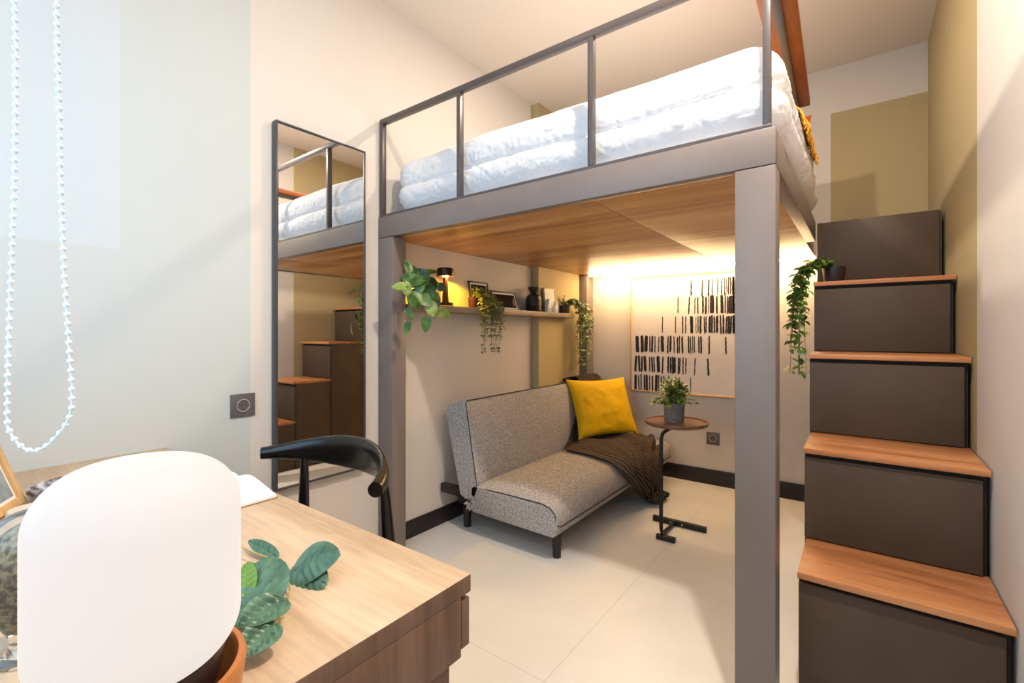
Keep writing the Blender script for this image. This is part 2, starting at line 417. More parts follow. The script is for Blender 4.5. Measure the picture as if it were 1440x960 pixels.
o = link('rust_cushion', place(cushion(.42, .40, .13, 16), (-.47, 3.56, 2.52), (1, 0, 0), (0, .25, 1)), M['rust'], None, 80)
tag(o, 'rust orange cushion standing on the loft bed at the stair end', 'cushion')
# flat sheet roll that carries it
o = link('bed_pillow', place(cushion(.62, .42, .17, 16, seed=4), (-.65, 3.80, 2.09), (1, 0, 0), (0, 1, .05)), M['duvet'], None, 80)
tag(o, 'white bed pillow lying flat under the rust cushion on the loft bed', 'pillow')

# ------------------------------------------------------------------ storage stairs
st = thing('storage_stairs', 'dark taupe storage staircase with wooden treads against the right wall', 'staircase', (.08, 3.0, 0))
FYs = [1.925, 2.25, 2.61, 2.992, 3.37]; TOP = [.453, .826, 1.197, 1.568, 1.957]; XLs = [-.181, -.190, -.199, -.207, -.217]
bot = [.095, .453, .826, 1.197, 1.568]
for i in range(5):
    y0 = FYs[i]; yb = FYs[i+1]+.014 if i < 4 else YB-.003; z0 = bot[i]; z1 = TOP[i]; x0 = XLs[i]
    tt = .022 if i < 4 else 0
    body = B()
    # carcass reaches down to the floor behind the drawer fronts
    body.box(x0+.001, XR-.012, y0+.036, (YB-.003) if i == 4 else FYs[i+1]+.034, .0 if i else 0.0, z1-tt-.001, .001)
    link('carcass', body, M['taupe'], st)
    xr = XR-.012
    if i < 4:
        link('tread', B().box(x0-.001, XR-.006, y0, FYs[i+1]+.036, z1-tt, z1, .0015), M['tread'], st)
        fr_ = B().box(x0+.002, xr-.012, y0+.014, y0+.034, z0+.004, z1-tt-.018, .0015)
        dr = link('drawer_front', fr_, M['taupe'], st)
        link('shadow_gap', B().box(x0+.003, xr, y0+.030, y0+.0355, z0+.004, z1-tt), M['gap'], st)
    else:
        link('drawer_front', B().box(x0+.002, xr-.012, y0+.012, y0+.034, z0+.002, z1, .0015), M['taupe'], st)
link('plinth', B().box(XLs[0]+.02, XR-.03, FYs[0]+.05, FYs[0]+.07, 0, .095), M['gap'], st)

# ------------------------------------------------------------------ wall mirror
mr = thing('wall_mirror', 'tall rectangular mirror in a thin black frame on the white wall', 'mirror', (-2.262, 1.37, .53))
ma = math.radians(.6)
def rotz(b, c, a):
    b.bm.transform(Matrix.Translation(c) @ Matrix.Rotation(a, 4, 'Z') @ Matrix.Translation(-Vector(c))); return b
y0, y1, z0, z1, xm0, xm1 = 1.118, 1.622, .535, 2.318, -2.285, -2.243
f = B(); e = .008
f.box(xm0, xm1, y0, y0+e, z0, z1, .001); f.box(xm0, xm1, y1-e, y1, z0, z1, .001)
f.box(xm0, xm1, y0+e, y1-e, z0, z0+e, .001); f.box(xm0, xm1, y0+e, y1-e, z1-e, z1, .001)
mc = Vector((-2.264, 1.37, 1.4))
M['mirror'] = base_mat('mirror_silver', (.86, .84, .80, 1), .0, 1)
M['mframe'] = base_mat('dark_grey_aluminium', srgb(58, 60, 66), .35, 0, .5)
link('mirror_frame', f, M['mframe'], mr); link('mirror_glass', rotz(B().box(xm0+.010, xm1-.008, y0+e+.001, y1-e-.001, z0+e, z1-e), mc, -ma), M['mirror'], mr, 0)

# ------------------------------------------------------------------ sockets
def socket(name, label, c, axis):
    """plate in the wall plane; axis 'X' = on the left wall, 'Y' = on the back wall"""
    t = thing(name, label, 'socket', c, 'wall sockets'); s = .053
    def mp(b):
        if axis == 'X': b.bm.transform(Matrix.Translation(c) @ Matrix.Rotation(math.pi/2, 4, 'Z'))
        else: b.bm.transform(Matrix.Translation(c))
        return b
    # local: plate in XZ, front towards -Y
    link('plate', mp(B().box(-s, s, -.009, 0, -s, s, .002)), M['splate'], t)
    ring = B().lathe(0, 0, [(.026, .0), (.029, .0), (.029, .003), (.0265, .003), (.0245, -.004)], 32, Matrix.Translation((0, -.0095, 0)) @ Matrix.Rotation(math.pi/2, 4, 'X'), False)
    link('rim', mp(ring), M['srim'], t)
    link('insert', mp(B().lathe(0, 0, [(.0, .0015), (.0245, .0015), (.0245, -.0), (.0, .0)], 32, Matrix.Translation((0, -.0095, 0)) @ Matrix.Rotation(math.pi/2, 4, 'X'))), M['splate'], t)
    h = B()
    for dx in (-.0095, .0095): h.cyl((dx, -.0125, 0), (dx, -.0095, 0), .0028, seg=12)
    for dz in (-.02, .02): h.box(-.004, .004, -.0125, -.0095, dz-.002, dz+.002)
    link('contact_holes', mp(h), M['gap'], t)
M['splate'] = base_mat('graphite_plastic', srgb(98, 92, 92), .35); M['srim'] = base_mat('pale_rim', srgb(190, 186, 182), .3)
socket('wall_socket', 'graphite wall socket above the desk beside the tall mirror', (XL, .985, .962), 'X')
socket('wall_socket', 'graphite wall socket low on the back wall right of the side table', (-1.012, YB, .393), 'Y')

# ------------------------------------------------------------------ framed artwork
art = thing('framed_artwork', 'large square artwork of black brush strokes in rows, thin wood frame', 'artwork', (-1.21, YB-.02, .75))
ax0, ax1, az0, az1 = -1.738, -.675, .748, 1.808
f = B(); e = .014; ya = YB-.035
f.box(ax0, ax0+e, ya, YB-.002, az0, az1, .001); f.box(ax1-e, ax1, ya, YB-.002, az0, az1, .001)
f.box(ax0+e, ax1-e, ya, YB-.002, az0, az0+e, .001); f.box(ax0+e, ax1-e, ya, YB-.002, az1-e, az1, .001)
link('frame', f, M['lightwood'], art)
yc = YB-.024
link('canvas', B().box(ax0+e, ax1-e, yc, YB-.004, az0+e, az1-e), noisy('artwork_paper', srgb(222, 212, 206), srgb(228, 219, 213), 5, .8, bump=.3, bscale=90), art)
inkb = B()
rows = [ # crop x of each stroke at top, width, x at bottom  (crop origin 880,380 scale 5.05)
 (72, 182, [(466,8,464),(545,9,541),(590,9,588),(614,6,612),(656,7,652),(681,6,679),(700,7,700),(714,5,712),(731,9,728),(745,8,744),(762,11,760)]),
 (198, 315, [(371,7,371),(452,8,447),(491,6,489),(511,8,512),(548,11,547),(570,11,568),(588,4,588),(612,24,613),(647,10,648),(682,17,684),(707,8,706),(722,7,722),(750,32,748)]),
 (330, 455, [(261,6,260),(353,7,353),(404,7,404),(426,7,425),(462,13,466),(474,8,474),(498,4,500),(513,7,515),(531,12,530),(557,7,560),(570,7,571),(596,13,596),(612,10,612),(628,8,630),(650,13,648),(672,9,676),(692,9,694),(716,7,712),(732,15,730),(750,9,744),(770,8,770)]),
 (463, 590, [(80,24,84),(115,20,117),(146,22,143),(171,8,172),(190,12,186),(208,7,206),(235,8,232),(258,20,262),(300,9,298),(318,13,316),(342,7,344),(368,10,368),(382,6,380),(400,10,402),(445,9,448),(458,7,462),(472,6,476),(486,6,488),(519,8,520),(534,9,536),(592,8,592),(710,8,712)]),
 (600, 722, [(74,15,68),(92,13,98),(114,12,114),(134,18,140),(170,8,170),(185,10,190),(200,8,204),(230,20,232),(264,10,260),(302,12,300),(318,12,318),(332,8,332),(346,16,346),(376,9,374),(386,6,382),(408,8,406),(428,8,426),(492,7,488),(582,11,586)]),
 (728, 838, [(70,17,70),(90,9,94),(108,9,110),(132,11,134),(148,15,150),(170,7,170),(188,9,190),(218,18,216),(234,8,234),(252,8,252),(270,9,268),(304,11,304),(356,6,356),(380,6,380),(461,6,460)]),
]
def art_pt(cx, cy):
    return PX(880+cx/5.05, 380+cy/5.05, Y=yc-.0012)
cxm = 780
for ri, (ta, tb, ss) in enumerate(rows):
    ss = list(ss)
    za = art_pt(70, ta).z; zb = art_pt(70, tb).z
    # rows slant in the photo only through perspective: keep them level on the paper
    za = {0: 1.755, 1: 1.605, 2: 1.437, 3: 1.262, 4: 1.078, 5: .905}[ri]; zb = za-.148
    lst = [(art_pt(a, 450).x, w_/5.05*4.0/657*1.2, art_pt(c, 450).x) for a, w_, c in ss]
    if ri < 3:
        x = -.845
        while x < ax1-.05:
            lst.append((x, random.uniform(.007, .02), x+random.uniform(-.004, .004))); x += random.uniform(.018, .032)
    for xa, wd, xb in lst:
        n = 9; zz0 = za+random.uniform(-.006, .006); zz1 = zb+random.uniform(-.008, .006); Lp = []; Rp = []
        for k in range(n+1):
            t = k/n; x = xa+(xb-xa)*t+random.uniform(-.0012, .0012); z = zz0+(zz1-zz0)*t
            h = wd/2*(1 if 0 < k < n else .75)
            Lp.append(inkb.bm.verts.new((x-h+random.uniform(-.0012, .0012), yc-.0012, z))); Rp.append(inkb.bm.verts.new((x+h+random.uniform(-.0012, .0012), yc-.0012, z)))
        for k in range(n): inkb.bm.faces.new((Lp[k], Lp[k+1], Rp[k+1], Rp[k]))
link('brush_strokes', inkb, base_mat('black_ink', srgb(26, 20, 18), .6), art, 0)

# ------------------------------------------------------------------ wall shelf and the things on it
SZ = 1.468; SX = -2.125
tag(link('wall_shelf', B().box(XL+.001, SX, 1.86, 3.351, SZ-.04, SZ, .002).box(-2.218, SX, 3.351, 3.80, SZ-.04, SZ, .002), M['shelf']), 'long taupe floating shelf on the left wall above the sofa', 'shelf')
# small lamp
LX, LY = -2.195, 2.205
t = thing('shelf_lamp', 'small dark metal lamp with disc shade glowing yellow on the shelf', 'lamp', (LX, LY, SZ))
M['bronze'] = base_mat('dark_bronze', srgb(52, 30, 22), .3, .6)
link('base', B().lathe(LX, LY, [(0, SZ), (.052, SZ), (.054, SZ+.004), (.05, SZ+.024), (.0, SZ+.026)], 32), M['bronze'], t)
link('stem', B().lathe(LX, LY, [(.0, SZ+.024), (.024, SZ+.024), (.019, SZ+.1), (.016, SZ+.19), (.0, SZ+.19)], 24), M['bronze'], t)
link('shade', B().lathe(LX, LY, [(.056, SZ+.196), (.058, SZ+.215), (.056, SZ+.243), (.05, SZ+.250), (0, SZ+.252), (0, SZ+.248), (.048, SZ+.246), (.053, SZ+.24), (.054, SZ+.198), (.056, SZ+.196)], 36, None, False), M['bronze'], t)
link('bulb', B().lathe(LX, LY, [(0, SZ+.190), (.017, SZ+.192), (.022, SZ+.204), (.018, SZ+.22), (0, SZ+.224)], 24), base_mat('warm_bulb', (1, .7, .2, 1), .4, emit=(1, .62, .12, 1), es=16), t)
pl = bpy.data.lights.new('shelf_lamp_light', 'POINT'); pl.energy = 18; pl.color = (1, .54, .02); pl.shadow_soft_size = .008
po = bpy.data.objects.new('shelf_lamp_light', pl); C.objects.link(po); po.location = (LX+.036, LY-.0, SZ+.210); 

GREENS = {'pothos': (srgb(34, 72, 30), srgb(104, 138, 52)), 'grey': (srgb(104, 106, 62), srgb(176, 168, 108)),
          'box': (srgb(56, 84, 26), srgb(168, 184, 70)), 'vari': (srgb(52, 84, 40), srgb(190, 196, 146)), 'stair': (srgb(44, 84, 26), srgb(120, 156, 60))}
for k, (a, c) in GREENS.items():
    M['leaf_'+k] = noisy('leaf_'+k, a, c, 14, .38, spec=.5, lo=.38, hi=.66)
M['stem'] = base_mat('green_stem', srgb(96, 110, 50), .6); M['soil'] = base_mat('soil', srgb(40, 28, 20), .9)
M['darkpot'] = base_mat('dark_glazed_pot', srgb(40, 34, 36), .35)
M['redpot'] = base_mat('dark_red_pot', srgb(70, 34, 28), .4)
def pot(root, cx, cy, z, r0, r1, h, mat, name='pot'):
    link(name, B().lathe(cx, cy, [(0, z), (r0, z), (r0+.002, z+.004), (r1, z+h-.004), (r1, z+h), (r1-.006, z+h), (r1-.008, z+h-.014), (0, z+h-.014)], 32), mat, root)
def strand(st_, lf, pts, n, L, W, kind, jit=.6, rs=.0012):
    """stem through pts with leaves along it"""
    P = [Vector(p) for p in pts]; out = []
    m = 24
    for i in range(m+1):
        t = i/m*(len(P)-1); a = min(int(t), len(P)-2); f_ = t-a
        p0 = P[max(a-1, 0)]; p1 = P[a]; p2 = P[a+1]; p3 = P[min(a+2, len(P)-1)]
        out.append(.5*((2*p1)+(p2-p0)*f_+(2*p0-5*p1+4*p2-p3)*f_*f_+(3*p1-p0-3*p2+p3)*f_**3))
    st_.tube(out, rs, 5)
    for i in range(n):
        t = (i+.5)/n*m; a = min(int(t), m-1); p = out[a].lerp(out[a+1], t-a); tan = (out[a+1]-out[a]).normalized()
        ang = i*2.4+random.uniform(-.5, .5); r = Vector((math.cos(ang), math.sin(ang), random.uniform(-.5, .35)))
        d = (r+tan*jit).normalized(); s = random.uniform(.7, 1.15)
        lf.leaf(p, d, (random.uniform(-.4, .4), random.uniform(-.4, .4)-.3, 1), L*s, W*s, kind, .3, random.uniform(.05, .4), 4)
# pothos at the near end of the shelf
PXc, PYc = -2.19, 1.945
t = thing('pothos_plant', 'leafy green pothos with big heart leaves trailing off the near shelf end', 'plant', (PXc, PYc, SZ))
pot(t, PXc, PYc, SZ, .045, .062, .075, M['darkpot'])
lf = B(); lf2 = B(); ss = B()
specs = [ # leaf tip-ish centre pixel, world X, length, width, pointing angle in image (deg, 0=right, -90=down)
 (560,403,-2.03,.075,.062,180), (572,408,-2.03,.08,.062,-75), (583,397,-2.02,.10,.085,200), (597,392,-2.04,.09,.08,-60), (588,418,-2.0,.09,.06,-55),
 (604,413,-2.02,.10,.09,-70), (607,436,-1.99,.085,.075,-80), (624,441,-1.98,.085,.085,-10), (599,458,-1.99,.085,.068,-105), (577,443,-2.0,.07,.045,-50),
 (572,463,-1.99,.075,.045,-110), (594,384,-2.08,.09,.07,20), (607,382,-2.1,.095,.05,8), (578,378,-2.1,.11,.06,130), (608,396,-2.1,.09,.05,-10), (622,405,-2.08,.06,.055,-35),
 (590,405,-2.0,.08,.065,-95), (599,423,-2.0,.09,.08,-40), (583,426,-2.0,.085,.06,-65), (575,392,-2.1,.11,.09,150), (612,422,-2.05,.09,.08,-50), (597,405,-2.1,.11,.1,-100), (586,412,-2.1,.1,.09,170), (573,372,-2.12,.09,.05,120), (606,404,-2.12,.1,.09,-80)]
ri = Vector((math.cos(YAW), math.sin(YAW), 0)); cam_dir = Vector((math.sin(YAW), -math.cos(YAW), 0))
crown = Vector((PXc+.01, PYc, SZ+.08))
for (px, py, X, L_, W_, a) in specs:
    c = PX(px, py, X=X); a = math.radians(a)
    d = ri*math.cos(a)+Vector((0, 0, 1))*math.sin(a); d = (d+cam_dir*random.uniform(-.25, .35)).normalized()
    n = (cam_dir+Vector((random.uniform(-.5, .5), random.uniform(-.4, .2), random.uniform(.2, .9)))).normalized()
    p = c-d*L_*.5
    (lf2 if (py > 425 or px < 575) and random.random() < .75 else lf).leaf(p, d, n, L_, W_, 'heart', .22, .12, 8)
    mid = (crown+p)/2+Vector((.02, 0, .03 if py < 420 else .0))
    ss.tube([crown, mid, p], [.0025, .002, .0015], 5)
link('foliage', lf, M['leaf_pothos'], t, 80); link('young_leaves', lf2, noisy('lime_pothos_leaf', srgb(110, 138, 40), srgb(176, 184, 110), 20, .4), t, 80, 'pale lime young leaves'); link('stems', ss, M['stem'], t, 80)
# grey-green trailing plant in red pot
cx, cy = -2.215, 2.50
t = thing('trailing_eucalyptus', 'olive grey small-leaved plant trailing from a dark red pot mid shelf', 'plant', (cx, cy, SZ))
pot(t, cx, cy, SZ, .028, .038, .075, M['redpot'])
lf = B(); ss = B()
for i in range(84):
    a = random.uniform(0, 6.28); r = random.uniform(.0, .06)
    ln = random.choice([.05, .07, .1, .12, .16, .24, .34]) if i > 16 else .03
    sx = cx+.06+random.uniform(0, .05); yy = cy+.05+random.uniform(-.09, .15)
    pts = [(cx, cy, SZ+.07), (cx+.03, (cy+yy)/2, SZ+.10+random.uniform(-.01, .05)), (sx, yy, SZ+.05), (sx+.015, yy+random.uniform(-.01, .03), SZ-ln*.5), (sx+.01, yy+random.uniform(-.02, .03), SZ+.03-ln)]
    strand(ss, lf, pts, int(8+ln*38), .024, .019, 'oval', .3, .0008)
link('foliage', lf, M['leaf_grey'], t, 80); link('stems', ss, M['stem'], t, 80)
# variegated trailing plant at the far end
cx, cy = -2.175, 3.72
t = thing('trailing_variegated_plant', 'dense variegated ivy plant hanging from the far end of the shelf', 'plant', (cx, cy, SZ))
pot(t, cx, cy, SZ, .036, .046, .07, M['darkpot'])
lf = B(); ss = B()
for i in range(52):
    ln = random.choice([.10, .2, .30, .40, .50]); yy = 3.89+random.uniform(-.08, .13); sx = -2.09+random.uniform(-.04, .04)
    pts = [(cx, cy, SZ+.07), (cx+.03, (cy+yy)/2, SZ+.12+random.uniform(-.03, .02)), (sx, yy, SZ+.05), (sx+.01, yy, SZ-ln*.5), (sx, yy+random.uniform(-.03, .02), SZ+.03-ln)]
    strand(ss, lf, pts, int(9+ln*46), .030, .022, 'oval', .3, .0009)
for i in range(10):
    a = random.uniform(2.5, 5.5); pts = [(cx, cy, SZ+.07), (cx+.03*math.cos(a), cy+.04*math.sin(a), SZ+.10), (cx+.05*math.cos(a), cy+.08*math.sin(a), SZ+.11+random.uniform(0, .05))]
    strand(ss, lf, pts, 7, .024, .018, 'oval', .3, .0009)
link('foliage', lf, M['leaf_vari'], t, 80); link('stems', ss, M['stem'], t, 80)
# picture frames leaning on the wall
def leaning_frame(name, label, y0, y1, h, xb, lean, fw, depth, fmat, pic, cat='picture frame', mat_w=.014, group='picture frames on the shelf', z=SZ):
    """frame standing at z, bottom edge along Y from y0 to y1 at x=xb, leaning back towards -X"""
    t = thing(name, label, cat, (xb, (y0+y1)/2, z), group)
    Mx = Matrix.Translation((xb, y0, z)) @ Matrix.Rotation(-lean, 4, 'Y')
    W = y1-y0; f = B()
    f.box(-depth, 0, 0, fw, 0, h, .001); f.box(-depth, 0, W-fw, W, 0, h, .001); f.box(-depth, 0, fw, W-fw, 0, fw, .001); f.box(-depth, 0, fw, W-fw, h-fw, h, .001)
    f.bm.transform(Mx); link('frame', f, fmat, t)
    b = B().box(-depth+.002, -.005, fw, W-fw, fw, h-fw); b.bm.transform(Mx); link('mount', b, M['white'], t)
    b = B().box(-.006, -.004, fw+mat_w, W-fw-mat_w, fw+mat_w, h-fw-mat_w); b.bm.transform(Mx); link('picture', b, pic, t)
picdark = noisy('dark_abstract_print', srgb(44, 34, 32), srgb(150, 140, 134), 7, .8, lo=.56, hi=.72, detail=1, spec=.05)
picpale = noisy('pale_print', srgb(196, 190, 182), srgb(226, 220, 212), 9, .5)
leaning_frame('picture_frame', 'black framed print partly hidden behind the trailing eucalyptus', 2.52, 2.735, .205, -2.245, .14, .010, .012, M['black'], picdark)
leaning_frame('picture_frame', 'black framed landscape print of two dark shapes left of the black vase', 2.74, 3.055, .155, -2.205, .30, .010, .012, M['black'], picdark)
leaning_frame('picture_frame', 'white framed portrait picture behind the little house ornaments', 3.395, 3.57, .215, -2.165, .13, .010, .02, base_mat('whitewashed_frame', srgb(206, 190, 168), .5), picpale)
# black vase
cx, cy = -2.20, 3.245
prof = [(0, SZ), (.058, SZ), (.066, SZ+.008), (.067, SZ+.05), (.066, SZ+.10), (.06, SZ+.128), (.045, SZ+.142), (.03, SZ+.15), (.026, SZ+.158), (.034, SZ+.172), (.045, SZ+.192), (.047, SZ+.206), (.041, SZ+.206), (.022, SZ+.16), (0, SZ+.155)]
pr2 = []
for i, (r, z) in enumerate(prof):
    pr2.append((r, z))
    if i == 2:
        for k in range(8):
            zz = SZ+.014+k*.012; pr2 += [(.0675, zz), (.0645, zz+.006)]
tag(link('ribbed_vase', B().lathe(cx, cy, pr2, 40), base_mat('matt_black_ceramic', srgb(26, 22, 24), .45)), 'matt black ribbed ceramic vase with flared neck on the shelf', 'vase')
# little house ornaments
def house(label, cx, cy, w_, h):
    t = thing('house_ornament', label, 'ornament', (cx, cy, SZ), 'white house ornaments')
    cut = []
    for s in (0,):
        b = B()
        for k in range(1): pass
        z = SZ; hw = w_/2
        arch = [(cy+hw*.42*math.cos(a), z+h*.22+hw*.5*math.sin(a)) for a in [math.pi*i/8 for i in range(9)]]
        # outline with a doorway notch
        pts = [(cy-hw, z), (cy-hw*1.02, z+h*.45), (cy-hw*.35, z+h*.80), (cy-hw*.22, z+h), (cy+hw*.22, z+h), (cy+hw*.35, z+h*.80), (cy+hw*1.02, z+h*.45), (cy+hw, z), (cy+hw*.42, z)]+arch+[(cy-hw*.42, z)]
        b.prism(pts, cx-.018, cx+.018, 'X', .0015)
    link('body', b, M['white'], t)
house('taller white ceramic house ornament beside the black vase', -2.155, 3.40, .045, .115)
house('smaller white ceramic house ornament in front of the white frame', -2.143, 3.50, .045, .10)

# ------------------------------------------------------------------ stair plant
cx, cy, z = -.125, 3.20, TOP[3]
t = thing('stair_trailing_plant', 'green leafy vine trailing from a black pot on the top wooden tread', 'plant', (cx, cy, z))
pot(t, cx, cy, z, .042, .056, .095, M['darkpot'])
lf = B(); ss = B()
for i in range(22):
    ln = random.choice([.08, .16, .26, .38, .52]); k = random.uniform(-.06, .06); kx = random.uniform(-.05, .01)
    pts = [(cx, cy, z+.09), (cx-.06, cy-.05+k, z+.12+random.uniform(-.02, .02)), (-.235+kx, cy-.16+k, z+.06), (-.255+kx, cy-.20+k, z-ln*.4), (-.25+kx*1.4, cy-.22+k+random.uniform(-.04, .04), z+.02-ln)]
    strand(ss, lf, pts, int(10+ln*34), .046, .027, 'oval', .4, .0013)
link('foliage', lf, M['leaf_stair'], t, 80); link('stems', ss, M['stem'], t, 80)

# ------------------------------------------------------------------ sofa
def fabric(name, c1, c2):
    m = base_mat(name, c1, .9, 0, .15); N, L, p = nodes(m)
    tc = N.new('ShaderNodeTexCoord')
    outs = []
    for sc in ((90, 90, 600), (90, 600, 90), (600, 120, 120)):
        mp = N.new('ShaderNodeMapping'); mp.inputs['Scale'].default_value = sc; L.new(tc.outputs['Object'], mp.inputs[0])
        n = N.new('ShaderNodeTexNoise'); n.inputs['Scale'].default_value = 1; n.inputs['Detail'].default_value = 2; L.new(mp.outputs[0], n.inputs['Vector']); outs.append(n)
    a = N.new('ShaderNodeMath'); a.operation = 'ADD'; L.new(outs[0].outputs[0], a.inputs[0]); L.new(outs[1].outputs[0], a.inputs[1])
    b = N.new('ShaderNodeMath'); b.operation = 'ADD'; L.new(a.outputs[0], b.inputs[0]); L.new(outs[2].outputs[0], b.inputs[1])
    c = N.new('ShaderNodeMath'); c.operation = 'DIVIDE'; c.inputs[1].default_value = 3; L.new(b.outputs[0], c.inputs[0])
    cr = N.new('ShaderNodeValToRGB'); cr.color_ramp.elements[0].position = .40; cr.color_ramp.elements[1].position = .60
    cr.color_ramp.elements[0].color = c1; cr.color_ramp.elements[1].color = c2; L.new(c.outputs[0], cr.inputs[0]); L.new(cr.outputs[0], p.inputs['Base Color'])
    bp = N.new('ShaderNodeBump'); bp.inputs['Strength'].default_value = .35; bp.inputs['Distance'].default_value = .002; L.new(c.outputs[0], bp.inputs['Height']); L.new(bp.outputs[0], p.inputs['Normal'])
    return m
M['sofa'] = fabric('heather_grey_fabric', srgb(112, 108, 109), srgb(204, 199, 196))
M['piping'] = base_mat('dark_piping', srgb(50, 44, 44), .8)
sofa = thing('sofa_bed', 'grey fabric click-clack sofa bed with black legs under the loft bed', 'sofa', (-1.75, 3.17, 0))
SY0, SY1 = 2.215, 4.14
def seat_z(x, y):
    a = max(0, min(1, (x+1.97)/.62)); e = min(1, (y-SY0)/.16, (SY1-y)/.16); e = max(0, e)
    return .327+.05*(math.sin(math.pi*a)**.6 if 0 < a < 1 else 0)*(1-(1-e)**2.2)+.004*noise.noise(Vector((x*5, y*3, 1)))
prof = []
def seat_section(y):
    P = [(-1.972, .165), (-1.60, .158), (-1.372, .155)]
    e = min(1, (y-SY0)/.06, (SY1-y)/.06); e = max(0, e)
    P += [(-1.352, .175), (-1.345-.003*(1-e), .215), (-1.342, .26), (-1.352, .295), (-1.378, .320)]
    for i in range(13):
        x = -1.41-.55*i/12; P.append((x, seat_z(x, y)))
    P += [(-1.978, .315), (-1.982, .24)]
    return P
ys = [SY0, SY0+.006, SY0+.02]+[SY0+.05+(SY1-SY0-.1)*i/40 for i in range(41)]+[SY1-.02, SY1-.006, SY1]
b = bmesh.new(); rings = []
for y in ys:
    s = seat_section(y); k = 0 if y not in (SY0, SY1) else .004
    cxm_, czm = -1.66, .25
    rings.append([b.verts.new((x+(cxm_-x)*k*4, y, z+(czm-z)*k*5)) for (x, z) in s])
for i in range(len(ys)-1):
    n = len(rings[0])
    for k in range(n): b.faces.new((rings[i][k], rings[i+1][k], rings[i+1][(k+1) % n], rings[i][(k+1) % n]))
b.faces.new(rings[0][::-1]); b.faces.new(rings[-1]); bmesh.ops.recalc_face_normals(b, faces=b.faces[:])
seat = link('seat', b, M['sofa'], sofa, 50)
# backrest: leaning slab, slightly padded front
def back_section(y):
    e = max(0, min(1, (y-SY0)/.12, (SY1-y)/.12)); bl = .02*(1-(1-e)**2)
    f0 = Vector((-1.925, .318)); f1 = Vector((-2.022, .845)); r0 = Vector((-2.07, .25)); r1 = Vector((-2.205, .79))
    P = []
    for i in range(9):
        t = i/8; q = f0.lerp(f1, t); P.append((q.x+bl*math.sin(math.pi*t)**.7 if 0 < t < 1 else q.x, q.y))
    P += [(-2.035, .858), (-2.08, .855), (-2.15, .832), (-2.195, .812)]
    for i in range(6):
        t = i/5; q = r1.lerp(r0, t); P.append((q.x, q.y))
    P += [(-2.03, .235), (-1.95, .26)]
    return P
b = bmesh.new(); rings = []
for y in ys:
    s = back_section(y); k = 0 if y not in (SY0, SY1) else .012
    rings.append([b.verts.new((x+(-2.05-x)*k, y, z+(.55-z)*k)) for (x, z) in s])
for i in range(len(ys)-1):
    n = len(rings[0])
    for k in range(n): b.faces.new((rings[i][k], rings[i+1][k], rings[i+1][(k+1) % n], rings[i][(k+1) % n]))
b.faces.new(rings[0][::-1]); b.faces.new(rings[-1]); bmesh.ops.recalc_face_normals(b, faces=b.faces[:])
back = link('backrest', b, M['sofa'], sofa, 50)
pp = B()
pp.tube([(-1.96, SY0+.004, .322), (-1.7, SY0, .331), (-1.45, SY0, .330), (-1.39, SY0, .318), (-1.36, SY0, .29), (-1.352, SY0+.002, .25), (-1.344, SY0+.012, .222), (-1.342, SY0+.05, .212), (-1.340, SY0+.4, .21), (-1.340, SY1-.3, .21), (-1.343, SY1-.01, .21)], .0032, 6)
link('piping', pp, M['piping'], seat, 60)
pp = B(); s = back_section(3)
pp.tube([(-1.93, SY0+.001, .33), (-1.975, SY0-.001, .58), (-2.024, SY0+.0, .848), (-2.03, SY0+.02, .858), (-2.034, 3.0, .861), (-2.034, SY1-.02, .860)], .0032, 6)
link('piping', pp, M['piping'], back, 60)
kb = B()
for i in range(9):
    a = i/9*6.28
    kb.tube([(-2.005+.012*math.cos(a), SY0+.012, .225+.02*math.sin(a)), (-2.0+.036*math.cos(a), SY0+.004, .225+.055*math.sin(a)), (-1.985+.02*math.cos(a+.5), SY0+.03, .235+.05*math.sin(a+.5))], [.006, .012, .01], 7)
link('gathered_corner', kb, M['sofa'], seat, 60)
for (x, y) in ((-1.41, 2.32), (-2.115, 2.33), (-1.41, 4.03), (-2.115, 4.0)):
    link('leg', B().lathe(x, y, [(0, 0), (.022, 0), (.024, .003), (.028, .15), (.028, .162), (0, .162)], 24), M['black'], sofa)
link('base_frame', B().box(-2.27, -1.99, 2.235, 2.275, .225, .285, .004).box(-2.27, -1.99, 4.05, 4.07, .225, .285, .004).box(-2.15, -2.09, 2.275, 4.05, .165, .225, .004).box(-1.46, -1.40, 2.28, 4.05, .135, .157, .003), M['black'], sofa)

# blanket
def bl_mat():
    m = base_mat('brown_knit', srgb(84, 66, 56), .95, 0, .1); N, L, p = nodes(m)
    uv = N.new('ShaderNodeUVMap'); uv.uv_map = 'UVMap'
    wv = N.new('ShaderNodeTexWave'); wv.inputs['Scale'].default_value = 13; wv.bands_direction = 'Y'; wv.inputs['Distortion'].default_value = .8; L.new(uv.outputs[0], wv.inputs['Vector'])
    cr = N.new('ShaderNodeValToRGB'); cr.color_ramp.elements[0].color = srgb(58, 48, 42); cr.color_ramp.elements[1].color = srgb(112, 97, 86); L.new(wv.outputs[0], cr.inputs[0]); L.new(cr.outputs[0], p.inputs['Base Color'])
    bp = N.new('ShaderNodeBump'); bp.inputs['Strength'].default_value = 1; bp.inputs['Distance'].default_value = .008; L.new(wv.outputs[0], bp.inputs['Height']); L.new(bp.outputs[0], p.inputs['Normal'])
    return m
